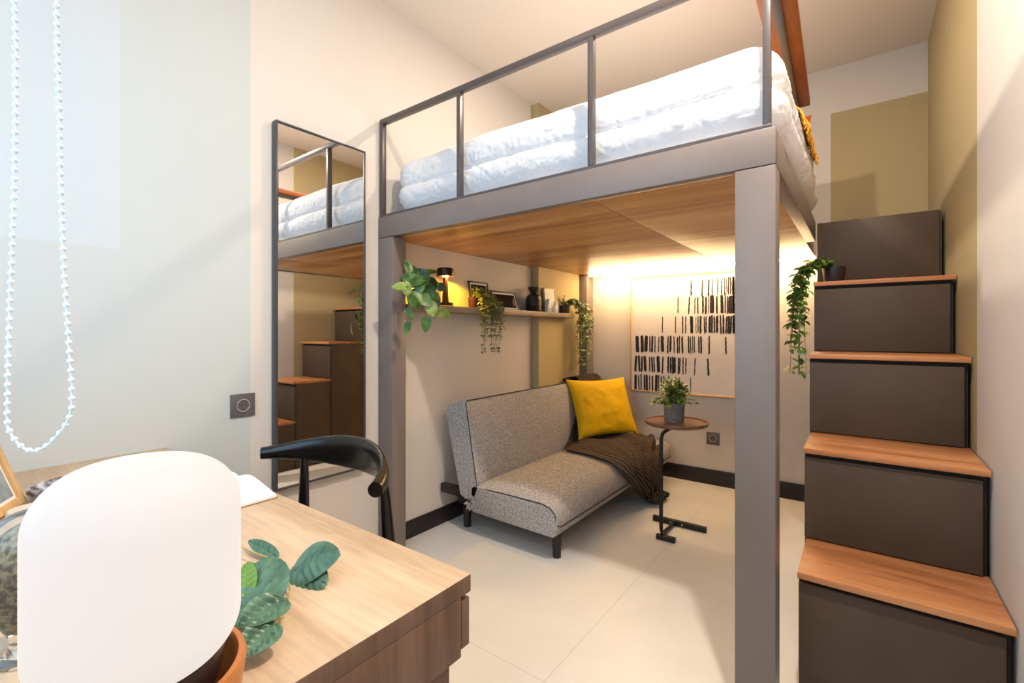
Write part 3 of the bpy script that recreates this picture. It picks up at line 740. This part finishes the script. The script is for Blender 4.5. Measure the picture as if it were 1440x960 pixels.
R_ = [(-2.196, .835, 3.72, 4.065), (-2.16, .866, 3.70, 4.065), (-2.05, .884, 3.69, 4.09), (-1.998, .83, 3.66, 4.08), (-1.965, .62, 3.55, 4.06), (-1.905, .41, 3.32, 4.04), (-1.84, .392, 3.16, 4.02), (-1.62, .400, 3.09, 4.01),
      (-1.44, .382, 3.06, 3.93), (-1.345, .335, 3.05, 3.79), (-1.312, .24, 3.12, 3.73), (-1.305, .12, 3.25, 3.69), (-1.285, .035, 3.36, 3.67), (-1.20, .018, 3.42, 3.65)]
def bl(u, v):
    t = u*(len(R_)-1); a = min(int(t), len(R_)-2); f_ = t-a
    q = [R_[max(a-1, 0)], R_[a], R_[a+1], R_[min(a+2, len(R_)-1)]]
    c = [.5*((2*q[1][k])+(q[2][k]-q[0][k])*f_+(2*q[0][k]-5*q[1][k]+4*q[2][k]-q[3][k])*f_*f_+(3*q[1][k]-q[0][k]-3*q[2][k]+q[3][k])*f_**3) for k in range(4)]
    y = c[2]+(c[3]-c[2])*v
    # normal of the path
    e_ = .01; t2 = min(len(R_)-1.001, t+.25); a2 = int(t2); g2 = t2-a2; t3 = max(0, t-.25); a3 = int(t3); g3 = t3-a3
    x2 = R_[a2][0]*(1-g2)+R_[a2+1][0]*g2; z2 = R_[a2][1]*(1-g2)+R_[a2+1][1]*g2
    x3 = R_[a3][0]*(1-g3)+R_[a3+1][0]*g3; z3 = R_[a3][1]*(1-g3)+R_[a3+1][1]*g3
    dx, dz = x2-x3, z2-z3; l = math.hypot(dx, dz) or 1; n = Vector((-dz/l, 0, dx/l))
    amp = .014+.026*max(0, min(1, (t-5)/2)); fan = 7+3*math.sin(t*.7)
    fo = (math.sin(v*fan*math.pi+t*.55+.5*math.sin(t*1.3))+.5*math.sin(v*fan*2.3*math.pi-t*.4))*.5+.5
    fo = max(0, fo)*amp+.010*noise.noise(Vector((u*14, v*6, 3)))
    y += .012*noise.noise(Vector((u*11, v*5, 9)))*(1 if v in (0, 1) else .5)
    p = Vector((c[0], y, c[1]))+n*max(0, fo)
    p.z = max(p.z, .006)
    return p
def blanket():
    bm = bmesh.new(); uvl = bm.loops.layers.uv.new('UVMap'); nu, nv = 130, 70
    V = [[bm.verts.new(bl(i/nu, j/nv)) for j in range(nv+1)] for i in range(nu+1)]
    for i in range(nu):
        for j in range(nv):
            f_ = bm.faces.new((V[i][j], V[i][j+1], V[i+1][j+1], V[i+1][j]))
            for lp, (a, c) in zip(f_.loops, ((i, j), (i, j+1), (i+1, j+1), (i+1, j))): lp[uvl].uv = (a/nu*2.2, c/nv)
    return bm
o = link('knit_blanket', blanket(), bl_mat(), None, 180)
sm = o.modifiers.new('s', 'SOLIDIFY'); sm.thickness = .005; sm.offset = 1
tag(o, 'dark brown knitted blanket draped over the sofa and down to the floor', 'blanket')
# pillow
M['yellow'] = noisy('yellow_velvet', srgb(216, 168, 5), srgb(226, 180, 10), 5, .7, bump=.15, bscale=60, spec=.2)
r_ = Vector((.51, .86, 0)); upv = Vector((-.86*.2, .51*.2, .44))
b = cushion(.60, .52, .15, 36, .10, 2)
for sx_, sz_ in ((-1, -1), (-1, 1), (1, -1), (1, 1)): pass
place(b, (-1.79, 3.70, .655), r_, upv)
tag(link('yellow_cushion', b, M['yellow'], None, 80), 'bright yellow square cushion leaning on the sofa backrest', 'cushion')

# ------------------------------------------------------------------ side table
TX, TY = -1.0, 3.185
t = thing('side_table', 'c-shaped side table with round wooden top and black metal leg', 'table', (TX, 3.05, 0))
TZ = .70
link('tabletop', B().lathe(TX, TY, [(0, TZ-.024), (.190, TZ-.024), (.200, TZ-.018), (.205, TZ-.004), (.203, TZ+.002), (.196, TZ+.002), (.190, TZ-.006), (0, TZ-.006)], 64), wood('table_top_wood', srgb(104, 68, 46), srgb(132, 92, 66), srgb(148, 106, 78), 'X', .35), t)
p = [(TX-.01, 2.93+.10, .022)]
for i in range(9):
    a = math.pi/2*i/8; p.append((TX-.01, 2.97-.05*math.sin(a), .022+.05-.05*math.cos(a)))
p += [(TX-.01, 2.92, .25), (TX-.01, 2.92, .5)]
for i in range(9):
    a = math.pi/2*i/8; p.append((TX-.01, 2.97-.05*math.cos(a), TZ-.09+.05*math.sin(a)))
p += [(TX-.01, 3.06, TZ-.037), (TX-.01, 3.12, TZ-.037)]
link('pole', B().tube(p, .0115, 18), M['black'], t, 50)
link('crossbar', B().box(-1.155, -.805, 3.165, 3.195, 0, .034, .002), M['black'], t)
link('front_foot', B().box(-1.035, -.92, 2.895, 2.925, 0, .03, .002), M['black'], t)
link('connector', B().cyl((TX-.01, 2.92, .018), (TX-.01, 3.17, .018), .011), M['black'], t)
link('mount_plate', B().box(TX-.06, TX+.04, 3.05, 3.25, TZ-.029, TZ-.0245, .001), M['black'], t)
for x in (-1.03, -.955):
    link('screw', B().cyl((x, 3.158, .018), (x, 3.1655, .018), .005, seg=12), M['srim'], t)
# plant on it
cx, cy, z = -1.015, 3.19, TZ-.006
t = thing('potted_plant', 'small bushy green plant in a grey woven pot on the side table', 'plant', (cx, cy, z))
M['woven'] = noisy('grey_woven_pot', srgb(96, 90, 90), srgb(146, 138, 136), 90, .7, stretch=(1, 1, 2.2), bump=1.0, bscale=110)
pot(t, cx, cy, z, .062, .068, .13, M['woven'])
lf = B(); ss = B()
for i in range(95):
    a = random.uniform(0, 6.28); r = random.uniform(.02, .16)*(1 if random.random() < .6 else .7); h = .155*(1-(r/.16)**2)+.01
    p0 = Vector((cx+.03*math.cos(a), cy+.03*math.sin(a), z+.11)); p1 = Vector((cx+r*.6*math.cos(a), cy+r*.6*math.sin(a), z+.12+h*.55)); p2 = Vector((cx+r*math.cos(a), cy+r*math.sin(a), z+.125+h*random.uniform(.7, 1.1)-.02*(r > .1)))
    strand(ss, lf, [p0, p1, p2], 13, .027, .018, 'oval', .5, .001)
link('foliage', lf, M['leaf_box'], t, 80); link('stems', ss, M['stem'], t, 80)

# ------------------------------------------------------------------ desk
DZ = .825; DX1 = -.615; DY1 = .688; DY0 = -.12
desk = thing('desk', 'oak desk with a pale wood top in the near left corner', 'desk', (-1.45, .28, 0))
dt = link('desktop', B().box(XL+.002, DX1, DY0, DY1, DZ-.034, DZ, .0012), [M['desk'], M['desk_shaded']], desk)
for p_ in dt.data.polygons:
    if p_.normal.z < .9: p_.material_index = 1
link('end_panel', B().box(DX1-.022, DX1, DY0, DY1-.028, .676, DZ-.0345, .001), M['desk_shaded'], desk)
link('end_panel', B().box(XL+.002, XL+.024, DY0, DY1-.028, .676, DZ-.0345, .001), M['desk_shaded'], desk)
link('bottom_panel', B().box(XL+.024, DX1-.022, DY0, DY1-.03, .680, .694), M['desk_shaded'], desk)
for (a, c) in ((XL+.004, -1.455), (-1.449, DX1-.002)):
    link('drawer_front', B().box(a, c, DY1-.024, DY1-.002, .688, DZ-.044, .0015), M['desk_shaded'], desk)
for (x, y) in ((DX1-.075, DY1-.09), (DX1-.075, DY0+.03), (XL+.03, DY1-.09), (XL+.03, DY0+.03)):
    link('leg', B().box(x, x+.055, y, y+.055, 0, .676, .008, 3), M['desk_shaded'], desk)

# ------------------------------------------------------------------ chair (curved horn-shaped top rail)
ch = thing('elbow_chair', 'black chair with a curved horn-shaped top rail behind the desk', 'chair', (-1.62, 1.08, 0))
cxx, cyy = -1.62, .945; Rr, cY = .465, .675; half = math.asin(.3785/Rr); pts = []; fl = []
n = 48
for i in range(n+1):
    th_ = -half+2*half*i/n
    k = math.cos(th_/half*math.pi/2)**1.3
    # the horn tips straighten out at both ends
    pts.append((cxx+Rr*math.sin(th_), cY+Rr*math.cos(th_)-.012*(1-k)**3, .796+.014*k)); fl.append((.0245-.008*k, .0245+.044*k))
link('top_rail', B().tube(pts, 0, 22, flat=fl), M['blackwood'], ch, 60)
for sx_ in (-1, 1):
    x0 = cxx+sx_*.262; q = sx_*.024
    link('leg', B().tube([(x0, 1.055, .785), (x0+q*.3, 1.06, .70), (x0+q, 1.065, .50), (x0+q*1.3, 1.09, .25), (x0+q*1.5, 1.12, .0)], [.014, .018, .0245, .020, .014], 18), M['blackwood'], ch, 60)
    link('leg', B().tube([(x0-sx_*.0, .76, .455), (x0+sx_*.01, .745, .25), (x0+sx_*.02, .73, 0)], [.022, .018, .013], 18), M['blackwood'], ch, 60)
link('seat', B().box(cxx-.27, cxx+.27, .74, 1.17, .455, .50, .02, 4), base_mat('black_leather', srgb(22, 20, 20), .4), ch, 60)
link('seat_frame', B().box(cxx-.28, cxx+.28, 1.045, 1.08, .42, .455, .006).box(cxx-.26, cxx+.26, .75, .78, .42, .455, .006).box(cxx-.26, cxx-.23, .78, 1.045, .42, .455, .006).box(cxx+.23, cxx+.26, .78, 1.045, .42, .455, .006), M['blackwood'], ch, 60)

# ------------------------------------------------------------------ desk lamp
LX, LY = -.662, .176
lamp = thing('table_lamp', 'large glowing white rounded glass lamp in the near left foreground', 'lamp', (LX, LY, DZ+.02))
R0 = .0985; zt, zb = 1.152, .915; pr = []
rt, rb2 = .062, .052
pr.append((0, zb)); 
for i in range(13):
    a = -math.pi/2+math.pi/2*i/12; pr.append((R0-rb2+rb2*math.cos(a), zb+rb2+rb2*math.sin(a)))
for i in range(15):
    a = math.pi/2*i/14; pr.append((R0-rt+rt*math.cos(a), zt-rt+rt*math.sin(a)))
pr.append((0, zt+.002))
M['opal'] = base_mat('lit_opal_glass', (.12, .12, .12, 1), .4, 0, .05, emit=(1, .905, .84, 1), es=.80)
link('glass_shade', B().lathe(LX, LY, pr, 72), M['opal'], lamp, 60)
link('base', B().lathe(LX, LY, [(0, DZ+.0142), (.060, DZ+.0142), (.062, DZ+.02), (.078, zb-.02), (.083, zb+.012), (.080, zb+.022), (0, zb+.022)], 48), base_mat('dark_brown_metal', srgb(58, 42, 36), .35, .3), lamp, 60)
BR = .107
bw = [(0, DZ), (.078, DZ), (.086, DZ+.004), (.101, DZ+.035), (BR, DZ+.074), (BR-.003, DZ+.080), (BR-.009, DZ+.080), (BR-.013, DZ+.074), (.091, DZ+.036), (.076, DZ+.014), (0, DZ+.0135)]
M['terracotta'] = wood('orange_turned_wood', srgb(168, 100, 48), srgb(202, 130, 70), srgb(216, 148, 88), 'X', .35)
tag(link('wooden_bowl', B().lathe(LX-.005, LY, bw, 64), M['terracotta'], None, 50), 'orange-brown turned bowl on the desk under the glowing lamp', 'bowl')

# ------------------------------------------------------------------ leafy sprig on the desk
def big_leaf(b, p, d, n, L_, W_, heart=.1, cup=.12, rip=.0034, nu=26, nv=16, bend=.1, fold=.0):
    p = Vector(p); d = Vector(d).normalized(); n = Vector(n); n = (n-d*n.dot(d)).normalized(); r = d.cross(n)
    def fn(u, v):
        s = v*2-1
        wd = W_/2*(math.sin(math.pi*min(.999, max(.001, u**.72)))**.62)
        c = p+d*(L_*u-heart*L_*abs(s)**1.5*(1-u)**2)
        rp = rip*math.sin((u*L_*1.0-abs(s)*wd*.75)/L_*2*math.pi*6)*min(1, abs(s)*3)*(1-abs(s)**4)
        return c+r*wd*s+n*(cup*wd*s*s+rp-bend*L_*(u-.5)**2*2+fold*wd*(abs(s)) - .0015*math.exp(-(s*14)**2))
    b.grid(fn, nu, nv, .0006)
M['deskleaf'] = noisy('blue_green_leaf', srgb(44, 80, 54), srgb(104, 140, 112), 22, .35, lo=.3, hi=.7, spec=.5)
M['limeleaf'] = base_mat('lime_leaf', srgb(112, 150, 58), .4)
base_pt = PX(380, 895, Z=DZ+.012)
sp = thing('leaf_sprig', 'green leaf sprig lying on the desk beside the glowing lamp', 'plant', (base_pt.x, base_pt.y, DZ))
lb = B()
def img_leaf(a, c, za, zc, W_, n=(.2, -.2, 1), **k):
    p0 = PX(a[0], a[1], Z=DZ+za); p1 = PX(c[0], c[1], Z=DZ+zc)
    big_leaf(lb, p0, p1-p0, n, (p1-p0).length, W_, **k)
img_leaf((364, 858), (362, 784), .030, .052, .105, (.1, -.5, 1), rip=.0075, cup=.05)
img_leaf((398, 842), (335, 880), .045, .040, .062, (.3, -.6, 1))
img_leaf((384, 876), (340, 922), .035, .022, .055, (.5, -.6, 1))
img_leaf((386, 780), (348, 758), .012, .022, .028, (.4, -.5, .8))
img_leaf((411, 797), (474, 776), .018, .055, .088, (-.25, -.95, .85), cup=-.12, bend=.2, rip=.0026)
img_leaf((411, 800), (458, 820), .018, .012, .070, (.2, -.8, 1), cup=-.15, rip=.0018)
link('leaves', lb, M['deskleaf'], sp, 70)
lb = B(); img_leaf((343, 838), (348, 788), .03, .06, .04, (.2, -.5, 1)); link('young_leaf', lb, M['limeleaf'], sp, 70, 'lime green leaf')
sb = B()
def ipts(l): return [PX(x, y, Z=DZ+h) for x, y, h in l]
sb.tube(ipts([(341, 770, .02), (356, 776, .02), (372, 782, .015), (390, 792, .015), (403, 805, .015), (408, 828, .012), (404, 850, .012), (396, 866, .012), (384, 876, .02)]), .0016, 7)
sb.tube(ipts([(403, 805, .015), (411, 798, .018)]), .0012, 6)
sb.tube(ipts([(405, 838, .014), (398, 842, .04)]), .0014, 6); sb.tube(ipts([(404, 825, .012), (385, 850, .02), (364, 858, .03)]), .0014, 6)
sb.tube(ipts([(390, 872, .012), (400, 868, .006)]), .0012, 6)
link('stem', sb, base_mat('pale_stem', srgb(176, 160, 96), .6), sp, 70)

# ------------------------------------------------------------------ other things on the desk
# open magazine
mg = thing('open_magazine', 'open magazine with white pages at the far edge of the desk', 'magazine', (-1.58, .52, DZ))
spx, my0, my1 = -1.562, .39, .668
for s in (-1, 1):
    pg = B()
    top = [(spx+s*.222*i/14, DZ+.004+(.030 if s > 0 else .016)*math.sin(math.pi*(i/14)**.62)*(1-.35*i/14)+.006) for i in range(15)]
    lo = [(spx+s*.222, DZ+.003), (spx, DZ+.003)]
    pg.prism(top+lo, my0, my1, 'Y')
    link('pages', pg, M['white'], mg, 50)
link('cover', B().box(spx-.225, spx+.225, my0-.003, my1+.003, DZ+.0005, DZ+.003), base_mat('kraft_cover', srgb(150, 118, 84), .6), mg)
# marbled stone tray
M['marble'] = noisy('brown_white_marble', srgb(74, 62, 60), srgb(196, 196, 204), 26, .25, detail=8, lo=.40, hi=.60)
tr = B(); tcx, tcy = -1.885, .345
prt = [(0, DZ), (.60, DZ), (.90, DZ+.008), (1.0, DZ+.024), (.99, DZ+.034), (.93, DZ+.036), (.86, DZ+.028), (.6, DZ+.018), (0, DZ+.016)]
tr.lathe(0, 0, [(r, z) for r, z in prt], 64, Matrix.Translation((tcx, tcy, 0)) @ Matrix.Rotation(math.radians(115), 4, 'Z') @ Matrix.Diagonal((.12, .075, 1, 1)))
tag(link('marble_tray', tr, M['marble'], None, 60), 'oval brown and white marbled stone tray on the desk by the left wall', 'tray')
# terrarium jar with cork lid
jx, jy = -.985, .128
jar = thing('terrarium_cloche', 'glass dome full of dry moss standing on the desk behind the lamp', 'terrarium', (jx, jy, DZ))
jo = [(0, DZ+.001), (.040, DZ+.001), (.041, DZ+.006), (.024, DZ+.014), (.022, DZ+.03), (.034, DZ+.055), (.047, DZ+.085), (.052, DZ+.12), (.052, DZ+.15)]
jo += [(.052*math.cos(a), DZ+.158+.055*math.sin(a)) for a in [math.pi/2*i/8 for i in range(8)]]+[(0, DZ+.213)]
link('glass', B().lathe(jx, jy, jo, 48), M['glassy'], jar, 60)
M['moss'] = noisy('dry_moss', srgb(92, 78, 56), srgb(178, 164, 124), 120, .95, bump=1, bscale=220, lo=.4, hi=.62)
mo = B().lathe(jx, jy, [(0, DZ+.035)]+[(.001+.046*math.sin(math.pi*i/14)**.6, DZ+.036+.150*i/14) for i in range(1, 14)]+[(0, DZ+.19)], 40)
for v in mo.bm.verts:
    q = v.co; v.co.x += .003*noise.noise(q*90); v.co.y += .003*noise.noise(q*90+Vector((5, 5, 5)))
link('moss', mo, M['moss'], jar, 80)
cx, cy = -1.278, .168
tag(link('pillar_candle', B().lathe(cx, cy, [(0, DZ), (.034, DZ), (.035, DZ+.003), (.035, DZ+.134), (.033, DZ+.138), (.02, DZ+.136), (0, DZ+.134)], 40), noisy('beige_wax', srgb(206, 176, 150), srgb(214, 186, 162), 20, .6), None, 50), 'plain beige cylinder candle on the desk in front of the photo frame', 'candle')
# photo frame on the desk, bottom edge from the far corner towards the camera's left
t = thing('photo_frame', 'pale wooden photo frame leaning back at the left end of the desk', 'picture frame', (-1.79, .20, DZ))
dv_ = Vector((.887, -.462, 0)); nrm = Vector((.462, .887, 0)); lean = math.radians(19)
upd = Vector((-nrm.x*math.sin(lean), -nrm.y*math.sin(lean), math.cos(lean))); outd = dv_.cross(upd); 
if outd.dot(nrm) < 0: outd = -outd
P0 = Vector((-1.852, .234, DZ+.008))
Mf = Matrix((dv_, outd, upd)).transposed().to_4x4(); Mf.translation = P0
def fb(x0, x1, y0, y1, z0, z1, bev=.001):
    b = B().box(x0, x1, y0, y1, z0, z1, bev); b.bm.transform(Mf); return b
Wf, Hf, fw = .19, .24, .021
f = B()
for q in ((0, fw, 0, Hf), (Wf-fw, Wf, 0, Hf), (fw, Wf-fw, 0, fw), (fw, Wf-fw, Hf-fw, Hf)): f.box(q[0], q[1], -.016, 0, q[2], q[3], .001)
f.bm.transform(Mf); link('frame', f, M['lightwood'], t)
link('mount', fb(fw, Wf-fw, -.010, -.008, fw, Hf-fw, 0), M['white'], t)
link('photo', fb(fw+.008, Wf-fw-.008, -.008, -.0075, fw+.008, Hf-fw-.008, 0), noisy('blue_grey_photo', srgb(110, 124, 134), srgb(168, 182, 188), 9, .3), t)
eb = B().tube([P0+dv_*.095+upd*.17-outd*.018, P0+dv_*.095-nrm*.135+Vector((0, 0, -.004))], .004, 8); link('easel_leg', eb, M['black'], t)

# ------------------------------------------------------------------ roller blind and its bead chain
rb_ = thing('roller_blind', 'white roller blind with a looped bead chain hanging at the left', 'blind', (-1.0, -.06, 2.95))
link('roller_tube', B().cyl((-2.2, -.06, 2.95), (-.30, -.06, 2.95), .03), M['white'], rb_)
link('blind_fabric', B().box(-2.15, -.46, -.036, -.034, 2.83, 2.95), M['white'], rb_)
link('chain_wheel', B().cyl((-.466, -.06, 2.95), (-.436, -.06, 2.95), .045), M['white'], rb_)
chn = B(); Tc = .33
def cp(px, py):
    u = (px-720)/F_PX; v = (HOR-py)/F_PX
    return Vector(((-math.sin(YAW)+math.cos(YAW)*u)*Tc, (math.cos(YAW)+math.sin(YAW)*u)*Tc, CAMZ+v*Tc))
Lc = [(20, 0), (22, 60), (22, 150), (20, 250), (17, 350), (13, 450), (10.5, 540), (10, 586), (11, 600), (17, 613), (25, 623), (35, 631), (45, 634), (56, 632), (68, 625), (80, 613), (90, 601), (97, 588), (101, 572), (101, 540), (96, 470), (90, 380), (86, 280), (84, 180), (81, 80), (79, 0)]
W3 = [cp(*q) for q in Lc]
top0 = W3[0]; top1 = W3[-1]
W3 = [Vector((top0.x*.9+(-.47)*.1, -.03*.6+top0.y*.4, 2.2)), ]+W3+[Vector((top1.x*.9-.43*.1, -.03*.6+top1.y*.4, 2.2))]
W3 = [Vector((-.462, -.01, 2.95))]+W3+[Vector((-.44, -.01, 2.95))]
# resample evenly and put a bead at each step
acc = 0; step = .0066; pos = []
for i in range(len(W3)-1):
    a, c = W3[i], W3[i+1]; l = (c-a).length
    s0 = -acc
    k = 0
    q = step-acc if acc else 0
    while q <= l:
        pos.append(a.lerp(c, q/l)); q += step
    acc = l-(q-step)
chn.tube(W3, .0007, 5)
for p in pos:
    b = bmesh.new(); bmesh.ops.create_icosphere(b, subdivisions=2 if p.z < 1.7 else 1, radius=.00190)
    for v in b.verts: v.co += p
    chn.merge(b)
chm = base_mat('translucent_plastic_bead', srgb(228, 232, 240), .25, 0, .5)
o = link('bead_chain', chn, chm, rb_, 80)
